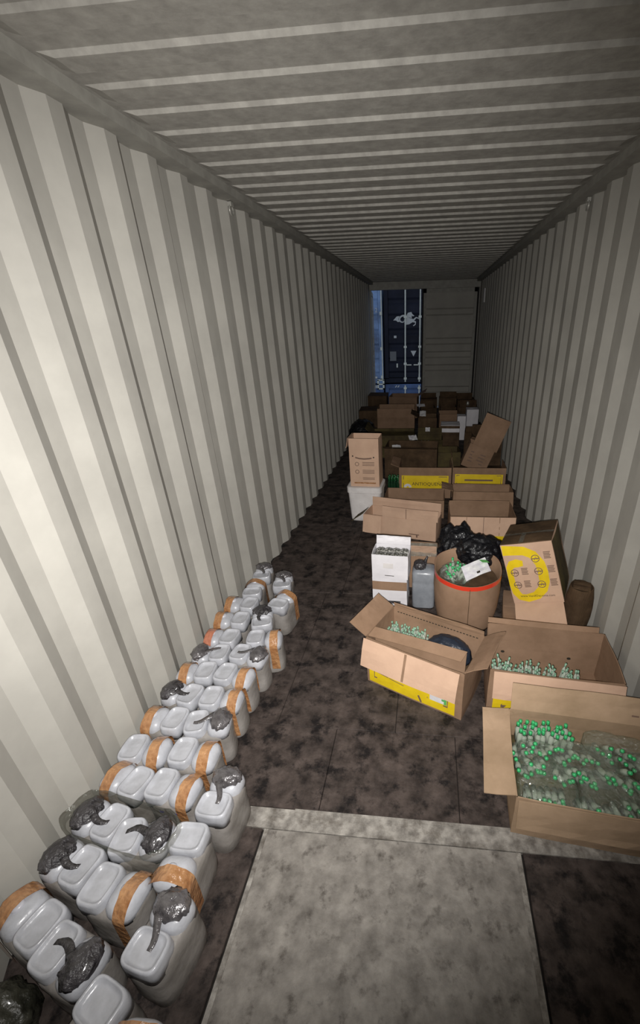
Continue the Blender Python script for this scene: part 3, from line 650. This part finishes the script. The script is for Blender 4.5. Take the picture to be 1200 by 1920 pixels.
# grey jug with dark wrap
def big_jug():
    r = empty('plastic_jug', (.128, 2.60, 0), Rz(D(-2))); tag(r, 'square grey jug with dark plastic over cap, beside the round bin', 'jug')
    LL = [superloop(.078, .07, 0, e=5), superloop(.083, .075, .012, e=5), superloop(.083, .075, .20, e=5), superloop(.080, .072, .215, e=5), superloop(.083, .075, .225, e=5), superloop(.083, .075, .285, e=5), superloop(.074, .066, .302, e=4.5), superloop(.045, .04, .312, e=4), superloop(.02, .02, .318, e=3)]
    mb = MB(); mb.loops(LL); mb.build('body', M['jugdark'], r, True)
    blob('cap_wrap', (-.03, -.02, .335), (.042, .04, .036), M['foildark'], r, sub=4, amp=.15, fq=1.9, seed=5, flat=False, spikes=.15)
    mb = MB(); mb.tube([(0, -.01, .33), (.01, -.01, .37), (.022, -.01, .40)], [.016, .011, .006], 8); mb.build('wrap_tail', M['foildark'], r, True)
big_jug()
r, P = carton('plain cardboard box behind the grey jug, covered with glinting clear film', (-.02, 2.80, 0), D(-3), (.24, .20, .30), {'front': (.10, 25)}, bulge=.006, seed=9, inner='cardpale')
o = slab(Vector((.0, 2.765, .30)), Vector((.22, 0, 0)), Vector((0, .05, .085)), Vector((0, -.8, .5)).normalized(), .001, 12, 5, lambda u, v: .012*nz((u*7, v*5, 0), 1, 3), 'clear_film', M['sheetfilm'], None)
tag(o, 'strip of clear glinting film lying behind the grey jug', 'film')

# round cardboard bin
FC = Vector((.415, 2.455, 0)); FR = .218
def bin_loops(rin, zs, e=2.3):
    out = []
    for z, s in zs:
        out.append([Vector(((rin*s) * math.copysign(abs(math.cos(a)) ** (2/e), math.cos(a)), (rin*s)*.98 * math.copysign(abs(math.sin(a)) ** (2/e), math.sin(a)), z + .022 * math.sin(a) * (z / .42) + .004*math.sin(5*a)*(z/.42))) for a in [2*PI*k/40 for k in range(40)]])
    return out
rf = empty('cardboard_bin', FC); tag(rf, 'round-bellied brown cardboard bin with red tape round its rim, full of rubbish', 'bin')
mb = MB(); mb.loops(bin_loops(FR, [(0, .84), (.03, .88), (.15, .97), (.28, 1.01), (.40, 1.0), (.415, 1.0)]), 0, True, False); mb.loops(bin_loops(FR, [(.415, 1.0), (.414, .97), (.3, .965), (.05, .84)]), 0, False, True); mb.build('body', M['card'], rf, True)
LL = bin_loops(FR + .0015, [(.382, 1.0), (.414, 1.0)]); idx = [k for k in range(40)]
mb = MB(); mb.loops(LL, 0, False, False); mb.build('red_tape', M['redtape'], rf, True)
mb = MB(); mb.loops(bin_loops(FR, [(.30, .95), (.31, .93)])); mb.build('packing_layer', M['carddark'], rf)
mb = MB(); mb.box((-.0015, -.2205, .0), (.0015, -.213, .37)); mb.build('seam', M['carddark'], rf)
r2 = random.Random(3); pts = []
for i in range(26):
    a = r2.uniform(0, 2*PI); rr = r2.uniform(0, .075)
    pts.append((FC + Vector((-.075 + rr*math.cos(a), -.03 + rr*math.sin(a)*.9, .325 + r2.uniform(0, .03))), (r2.uniform(-.8, .8), r2.uniform(-.8, .8), r2.uniform(0, 6))))
vials((.012, .10, M['cap'], M['vialbody']), pts, 'clear bottle with green cap bundled in the clear bag in the round bin', 'bottles in the round bin', 'bottle')
o = blob('clear_bag', FC + Vector((-.075, -.03, .375)), (.105, .09, .062), M['film'], sub=5, amp=.16, fq=2.2, seed=14, flat=False); tag(o, 'inflated clear plastic bag of green-capped bottles in the round bin', 'bag')
o = slab(FC + Vector((-.02, -.165, .40)), Vector((.16, .085, .03)), Vector((-.03, .10, .045)), Vector((0, -.5, .85)).normalized(), .003, 8, 5, lambda u, v: .012*math.sin(PI*u)*(1-v) + .006*nz((u*4, v*4, 1), 1, 2), 'white_carton_sleeve', M['sticker'], None)
tag(o, 'white printed carton sleeve with green edge sticking out of the round bin', 'sleeve')
n_ = Vector((0, -.5, .85)).normalized()
s2 = slab(FC + Vector((.085, -.055, .478)), Vector((.05, .035, -.02)), Vector((-.022, .012, .012)), n_, .002, 3, 3, lambda u, v: 0, 'green_edge', M['greenprint'], o)
s2 = slab(FC + Vector((.05, -.118, .432)), Vector((.02, .01, .004)), Vector((-.004, .012, .006)), n_, .002, 2, 2, lambda u, v: 0, 'black_mark', M['black'], o)
for i, (x, y) in enumerate(((.10, .0), (.14, -.06), (-.19, -.02))):
    pass
# black bags over and behind the bin
bb = blob('bin_bag', (.515, 2.68, .40), (.155, .11, .115), M['bag'], sub=5, amp=.17, fq=1.7, seed=33, flat=False, spikes=.25); tag(bb, 'crumpled black bin bag slumped over the back of the round bin', 'bag')
b2 = blob('bin_bag', (.39, 2.88, .29), (.145, .12, .185), M['bag'], sub=5, amp=.17, fq=1.7, seed=37, flat=False, spikes=.25); tag(b2, 'black bin bag standing upright behind the round bin, left of the slumped one', 'bag')

# ================================================================ BOX G: leaning box with yellow ring print
K0 = (.655, 2.30, 0)
rk, P = carton('flattened cardboard box with red print under the leaning box', K0, D(-9), (.47, .40, .07), {}, m='card', bulge=.006, closed=True, seed=17)
P['front'].patch(.035, .03, .07, .06, M['redprint'], P['front'].obj, 'red_emblem', .002); P['front'].patch(.03, .010, .075, .02, M['redprint'], P['front'].obj, 'red_print_line', .002)
Gr = Rz(-.363) @ Rx(-.014) @ Ry(-.324)
G0 = Vector((.752, 2.470, .118))
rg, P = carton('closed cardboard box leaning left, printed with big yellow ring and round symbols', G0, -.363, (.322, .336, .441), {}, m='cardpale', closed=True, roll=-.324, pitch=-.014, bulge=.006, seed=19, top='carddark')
q = P['front']
def arc(cx, cy, r, a0, a1, n=30, ky=1.0): return [(cx + r*math.cos(D(a0 + (a1-a0)*i/n)), cy + r*ky*math.sin(D(a0 + (a1-a0)*i/n))) for i in range(n+1)]
ringp = [(0.004, 0.401), (0.063, 0.397), (0.138, 0.390), (0.192, 0.358), (0.226, 0.294), (0.233, 0.23), (0.23, 0.161), (0.209, 0.105), (0.164, 0.060), (0.1, 0.040), (0.056, 0.050), (0.033, 0.085), (0.022, 0.146), (0.022, 0.218), (0.026, 0.270), (0.046, 0.298), (0.082, 0.305), (0.120, 0.302)]
q.ribbon(ringp, [0.072, 0.066, 0.062, 0.06, 0.062, 0.064, 0.064, 0.062, 0.062, 0.06, 0.052, 0.052, 0.044, 0.04, 0.044, 0.055, 0.06, 0.038], M['yellow'], q.obj, 'yellow_ring')
for (cx, cy) in ((.204, .329), (.207, .238), (.209, .142), (.054, .235), (.056, .143)):
    q.ribbon(arc(cx, cy, .024, 0, 360), .005, M['brownprint'], q.obj, 'round_symbol', .0022); q.patch(cx - .022, cy - .004, cx + .022, cy + .003, M['brownprint'], q.obj, 'symbol_bar', .0022, 1)
    q.ribbon([(cx - .006, cy - .012), (cx + .003, cy + .015), (cx + .012, cy - .010)], .004, M['brownprint'], q.obj, 'symbol_mark', .0022)
for (cx, cy) in ((.280, .346), (.288, .246), (.288, .15), (.122, .242), (.122, .148)):
    for k in range(5): q.patch(cx - .022, cy - .022 + k*.0105, cx + .020 - .004*(k % 2), cy - .016 + k*.0105, M['brownprint'], q.obj, 'print_line', .0022, 1)
q.text('www.VanifOquema.com', .055, .050, .0225, M['black'], q.obj, n=.0026)
rr_ = P['right']; rr_.patch(.01, .01, .32, .43, M['cardolive'], rr_.obj, 'olive_face', .0008, 6)  # right face toned darker and more olive than the front
t_ = P['top0']; t_.patch(.12, .0, .15, .165, M['sheetfilm'], t_.obj, 'clear_tape', .002); t_.patch(.0, .135, .32, .165, M['sheetfilm'], t_.obj, 'clear_tape', .002)
# lower flap swung forward
ff = lambda u, v: .005*math.sin(PI*u)*v
# edge of the lower flap goes towards the camera
Vv = Vector((.03, -.185, -.077))
slab(Vector((.004, -.003, -.001)), Vector((.314, 0, 0)), Vv, Vector((0, Vv.z, -Vv.y)).normalized() * -1, .004, 6, 4, ff, 'flap', M['cardpale'], rg)
# crushed box by the wall behind it
rx_, P = carton('narrow crushed brown box standing between the leaning box and the right wall', (1.055, 2.315, 0.0), D(-20), (.10, .10, .36), {}, m='carddark', bulge=.035, closed=True, seed=23)
tag(blob('rubbish_heap', (1.11, 2.17, .045), (.055, .10, .055), M['carddark'], sub=4, amp=.35, fq=2.6, seed=41), 'small heap of brown scraps by the right wall below the crushed box', 'scraps')

# ================================================================ MIDDLE BOXES
rI, P = carton('open cardboard box with its front flap standing up, left of the black bags', (-.47, 3.74, 0), D(-13.5), (.72, .235, .20), {'front': (.105, -4, .27, 1.02), 'front_b': (.175, 168, 0.0, .26), 'left': (.16, 128, .3, 1.0), 'back': (.09, 4)}, bulge=.008, seed=25, fm={'left': 'cardolive'}, m='cardpale')  # pale card offsets torch falloff; shade on the left flap painted in olive
f = P['front_flap']; f.ribbon([(.235, .0), (.235, .10)], .006, M['brownprint'], f.obj, 'flap_crease', .0016)
P['front'].patch(.46, .045, .56, .055, M['brownprint'], P['front'].obj, 'print_line', .002); P['front'].patch(.53, .02, .545, .055, M['brownprint'], P['front'].obj, 'print_line', .002, 1)
rJ, P = carton('open brown box behind the box with the raised flap', (-.31, 4.13, 0), D(-2), (.63, .34, .20), {}, bulge=.006, seed=27, m='card')

def ylab(q, W, z0, z1, text=None, size=.05):
    q.patch(.03, z0, W - .03, z1, M['yellow'], q.obj, 'yellow_label')
    q.ribbon([(.05, z1 - .015), (W - .05, z1 - .015), (W - .05, z0), ], .007, M['brownprint'], q.obj, 'label_border'); q.ribbon([(.05, z1 - .015), (.05, z0)], .007, M['brownprint'], q.obj, 'label_border')
    if text: q.text(text, W*.25, z0 + .035, size, M['black'], q.obj)
rL, P = carton('cardboard box with yellow label in black letters, standing behind two open boxes', (-.185, 4.68, 0), D(0), (.60, .36, .37), {'left': (.1, 70)}, bulge=.004, seed=29, skip=('back',))
ylab(P['front'], .60, .12, .275, 'ANTIOQUEÑA', .056); 
o = blob('crumpled_paper', (-.09, 4.62, .345), (.03, .03, .0), M['sticker']); bpy.data.objects.remove(o)
P['front'].ribbon(arc(.10, .13, .03, 0, 180, 12), .03, M['sticker'], P['front'].obj, 'white_smear', .003)
rK1, P = carton('open box with pale hanging front flap, just behind the black bags', (.35, 3.50, 0), D(0), (.58, .34, .30), {'front': (.17, 166), 'back': (.015, 5)}, bulge=.006, seed=31, fm={'front': 'cardpale'})
P['front'].patch(.01, .01, .56, .17, M['yellow'], P['front'].obj, 'yellow_label')
for x_ in (.14, .29, .43): P['front_flap'].ribbon([(x_, 0), (x_, .165)], .005, M['brownprint'] if x_ == .29 else M['card'], P['front_flap'].obj, 'flap_crease', -.0055)
rK2, P = carton('second open box with hanging front flap, by the right wall', (.41, 4.12, 0), D(0), (.60, .20, .30), {'front': (.18, 160, .04, 1.0), 'left': (.12, 75), 'back': (.01, 4)}, bulge=.006, seed=33)
rK3, P = carton('box with narrow yellow label by the right wall, behind two open boxes', (.43, 4.72, 0), D(-1), (.60, .34, .36), {'left': (.12, 8)}, bulge=.004, seed=35, skip=('back',))
ylab(P['front'], .60, .16, .285, None)
P['front'].patch(.14, .205, .46, .225, M['brownprint'], P['front'].obj, 'print_line', .0022)
# foam tub and tall carton
def tub():
    r = empty('foam_tub', (-.49, 4.14, 0), Rz(D(-3))); tag(r, 'white foam tub with a tall printed cardboard box standing on it', 'tub')
    LL = [superloop(.150, .135, 0, e=7), superloop(.155, .14, .02, e=7), superloop(.172, .155, .30, e=7), superloop(.172, .155, .312, e=7), superloop(.182, .165, .318, e=7), superloop(.182, .165, .372, e=7), superloop(.17, .155, .378, e=7)]
    mb = MB(); mb.loops(LL); mb.build('body', M['foam'], r)
tub()
rN, P = carton('tall cardboard box with faded handling marks, standing on the white foam tub', (-.635, 4.03, .379), D(-3), (.295, .23, .49), {'left': (.10, 170)}, bulge=.004, seed=39, m='cardpale')  # pale card paints in the brightness lost to torch falloff
q = P['front']; q.ribbon([(.06, .302), (.10, .292), (.15, .289), (.20, .293), (.225, .298)], .014, M['brownprint'], q.obj, 'faded_print')
for (x_, z_) in ((.035, .315), (.245, .305)): q.ribbon(arc(x_, z_, .004, 0, 360, 10), .008, M['black'], q.obj, 'hand_hole')
for z_ in (.235, .155): q.ribbon(arc(.075, z_, .018, 0, 360, 14), .006, M['brownprint'], q.obj, 'round_symbol')
for z_ in (.25, .235, .22, .17, .155, .14, .09, .075): q.patch(.13, z_, .25, z_ + .006, M['brownprint'], q.obj, 'print_line', .002, 2)
q.patch(.04, .03, .26, .045, M['tape'], q.obj, 'tape_strip', .002)
# green bottles between tall box and yellow label box
r2 = random.Random(9); pts = []
for i in range(12): pts.append(((-.30 + (i % 4)*.033 + r2.uniform(-.006, .006), 4.66 + (i // 4)*.045, 0), (0, 0, 0)))
vials((.017, .26, mat('dark_green_cap', (0.02, 0.12, 0.04), 0.2, coat=1), mat('dark_green_bottle', (0.01, 0.045, 0.02), 0.08, coat=1)), pts, 'dark green bottle standing left of the yellow-labelled box, behind the tall box', 'dark green bottles', 'bottle')

# ================================================================ FAR HEAP
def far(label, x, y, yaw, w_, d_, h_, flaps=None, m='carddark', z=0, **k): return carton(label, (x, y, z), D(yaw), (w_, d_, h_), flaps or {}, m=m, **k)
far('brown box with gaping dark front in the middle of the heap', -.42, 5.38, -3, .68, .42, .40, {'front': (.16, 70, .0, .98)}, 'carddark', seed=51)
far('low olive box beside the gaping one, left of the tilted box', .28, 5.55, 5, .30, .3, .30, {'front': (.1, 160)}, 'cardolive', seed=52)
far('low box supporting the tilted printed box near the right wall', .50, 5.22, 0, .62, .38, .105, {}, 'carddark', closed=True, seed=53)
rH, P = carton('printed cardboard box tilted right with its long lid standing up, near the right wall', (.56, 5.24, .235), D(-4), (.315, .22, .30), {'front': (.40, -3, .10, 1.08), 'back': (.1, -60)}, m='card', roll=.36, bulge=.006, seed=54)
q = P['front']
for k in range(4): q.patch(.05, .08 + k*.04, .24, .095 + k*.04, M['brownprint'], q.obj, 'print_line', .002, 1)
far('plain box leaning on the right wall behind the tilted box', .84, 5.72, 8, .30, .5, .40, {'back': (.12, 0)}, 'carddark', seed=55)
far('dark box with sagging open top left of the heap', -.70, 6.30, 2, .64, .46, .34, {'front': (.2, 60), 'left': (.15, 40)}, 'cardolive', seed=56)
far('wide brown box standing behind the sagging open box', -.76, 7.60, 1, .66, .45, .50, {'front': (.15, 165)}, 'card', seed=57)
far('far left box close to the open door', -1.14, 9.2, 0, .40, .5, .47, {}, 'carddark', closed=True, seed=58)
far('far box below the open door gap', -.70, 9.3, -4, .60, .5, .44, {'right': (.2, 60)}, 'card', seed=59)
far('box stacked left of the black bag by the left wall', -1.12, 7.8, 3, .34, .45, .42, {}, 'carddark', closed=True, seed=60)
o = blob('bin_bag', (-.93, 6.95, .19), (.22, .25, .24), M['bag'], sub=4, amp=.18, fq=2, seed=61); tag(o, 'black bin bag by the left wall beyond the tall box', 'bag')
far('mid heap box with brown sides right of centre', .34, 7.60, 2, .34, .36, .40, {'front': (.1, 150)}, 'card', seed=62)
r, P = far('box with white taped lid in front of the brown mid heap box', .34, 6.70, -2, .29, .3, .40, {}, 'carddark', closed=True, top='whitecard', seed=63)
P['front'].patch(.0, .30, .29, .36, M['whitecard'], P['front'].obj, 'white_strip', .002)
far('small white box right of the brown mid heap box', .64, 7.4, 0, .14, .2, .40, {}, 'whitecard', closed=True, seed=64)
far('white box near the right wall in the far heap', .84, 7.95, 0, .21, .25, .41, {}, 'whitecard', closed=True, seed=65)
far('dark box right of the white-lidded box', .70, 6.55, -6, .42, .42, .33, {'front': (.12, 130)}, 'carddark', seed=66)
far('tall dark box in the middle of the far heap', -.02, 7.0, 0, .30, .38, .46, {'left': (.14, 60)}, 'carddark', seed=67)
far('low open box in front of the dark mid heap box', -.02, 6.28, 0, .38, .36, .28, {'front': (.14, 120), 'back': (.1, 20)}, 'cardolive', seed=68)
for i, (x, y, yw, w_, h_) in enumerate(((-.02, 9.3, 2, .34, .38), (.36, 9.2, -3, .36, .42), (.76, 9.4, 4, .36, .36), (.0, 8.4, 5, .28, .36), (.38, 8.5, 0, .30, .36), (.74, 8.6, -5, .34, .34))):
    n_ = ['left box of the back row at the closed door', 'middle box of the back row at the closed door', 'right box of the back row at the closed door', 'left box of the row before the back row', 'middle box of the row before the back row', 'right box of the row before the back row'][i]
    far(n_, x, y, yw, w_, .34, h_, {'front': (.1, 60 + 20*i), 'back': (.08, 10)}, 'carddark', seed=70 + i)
def paper(label, x, y, z, w_, d_, seed, rz=0, up_=.0):
    o = slab(Vector((0, 0, 0)), Vector((w_, 0, 0)), Vector((0, d_, up_)), Vector((0, -up_, d_)).normalized(), .002, 5, 4, lambda u, v: .012*nz((u*3, v*3, seed), 1, seed) + .012, 'paper_sheet', M['sticker'], None)
    o.location = (x, y, z); o.rotation_euler = (0, 0, D(rz)); tag(o, label, 'paper')
paper('white paper scrap on the tall dark box in the far heap', -.0, 7.05, .472, .10, .12, 1, 0, .06)
paper('white paper scrap before the closed door, left of the back row', -.08, 8.45, .375, .16, .1, 2, 8, .03)
paper('pale film scrap on the sagging open box', -.12, 6.0, .34, .12, .08, 3, 20, .05)
paper('pale scrap beside the tall printed box', -.31, 5.30, .42, .11, .06, 4, 10, .02)
paper('small white scrap between the mid heap boxes', .10, 6.6, .33, .07, .05, 5, 0, .05)
paper('small white scrap on the plain box behind the tilted box', 1.0, 5.82, .405, .12, .06, 6, 0, .03)
# glinting bottles in the far heap
pts = []
for i in range(9): pts.append(((-.0 + (i % 5)*.05, 6.12 + (i // 5)*.06, .0), (0, 0, 0)))
vials((.02, .30, M['sticker'], mat('dull_glass', (0.05, 0.05, 0.05), 0.1, coat=1)), pts, 'dull glass bottle with white top standing before the low olive open box', 'white-topped bottles in the heap', 'bottle')
tag(blob('shiny_scrap', (.93, 8.9, .36), (.03, .03, .05), M['steel'], sub=2, amp=.3), 'small shiny scrap glinting at the foot of the closed door', 'scrap')
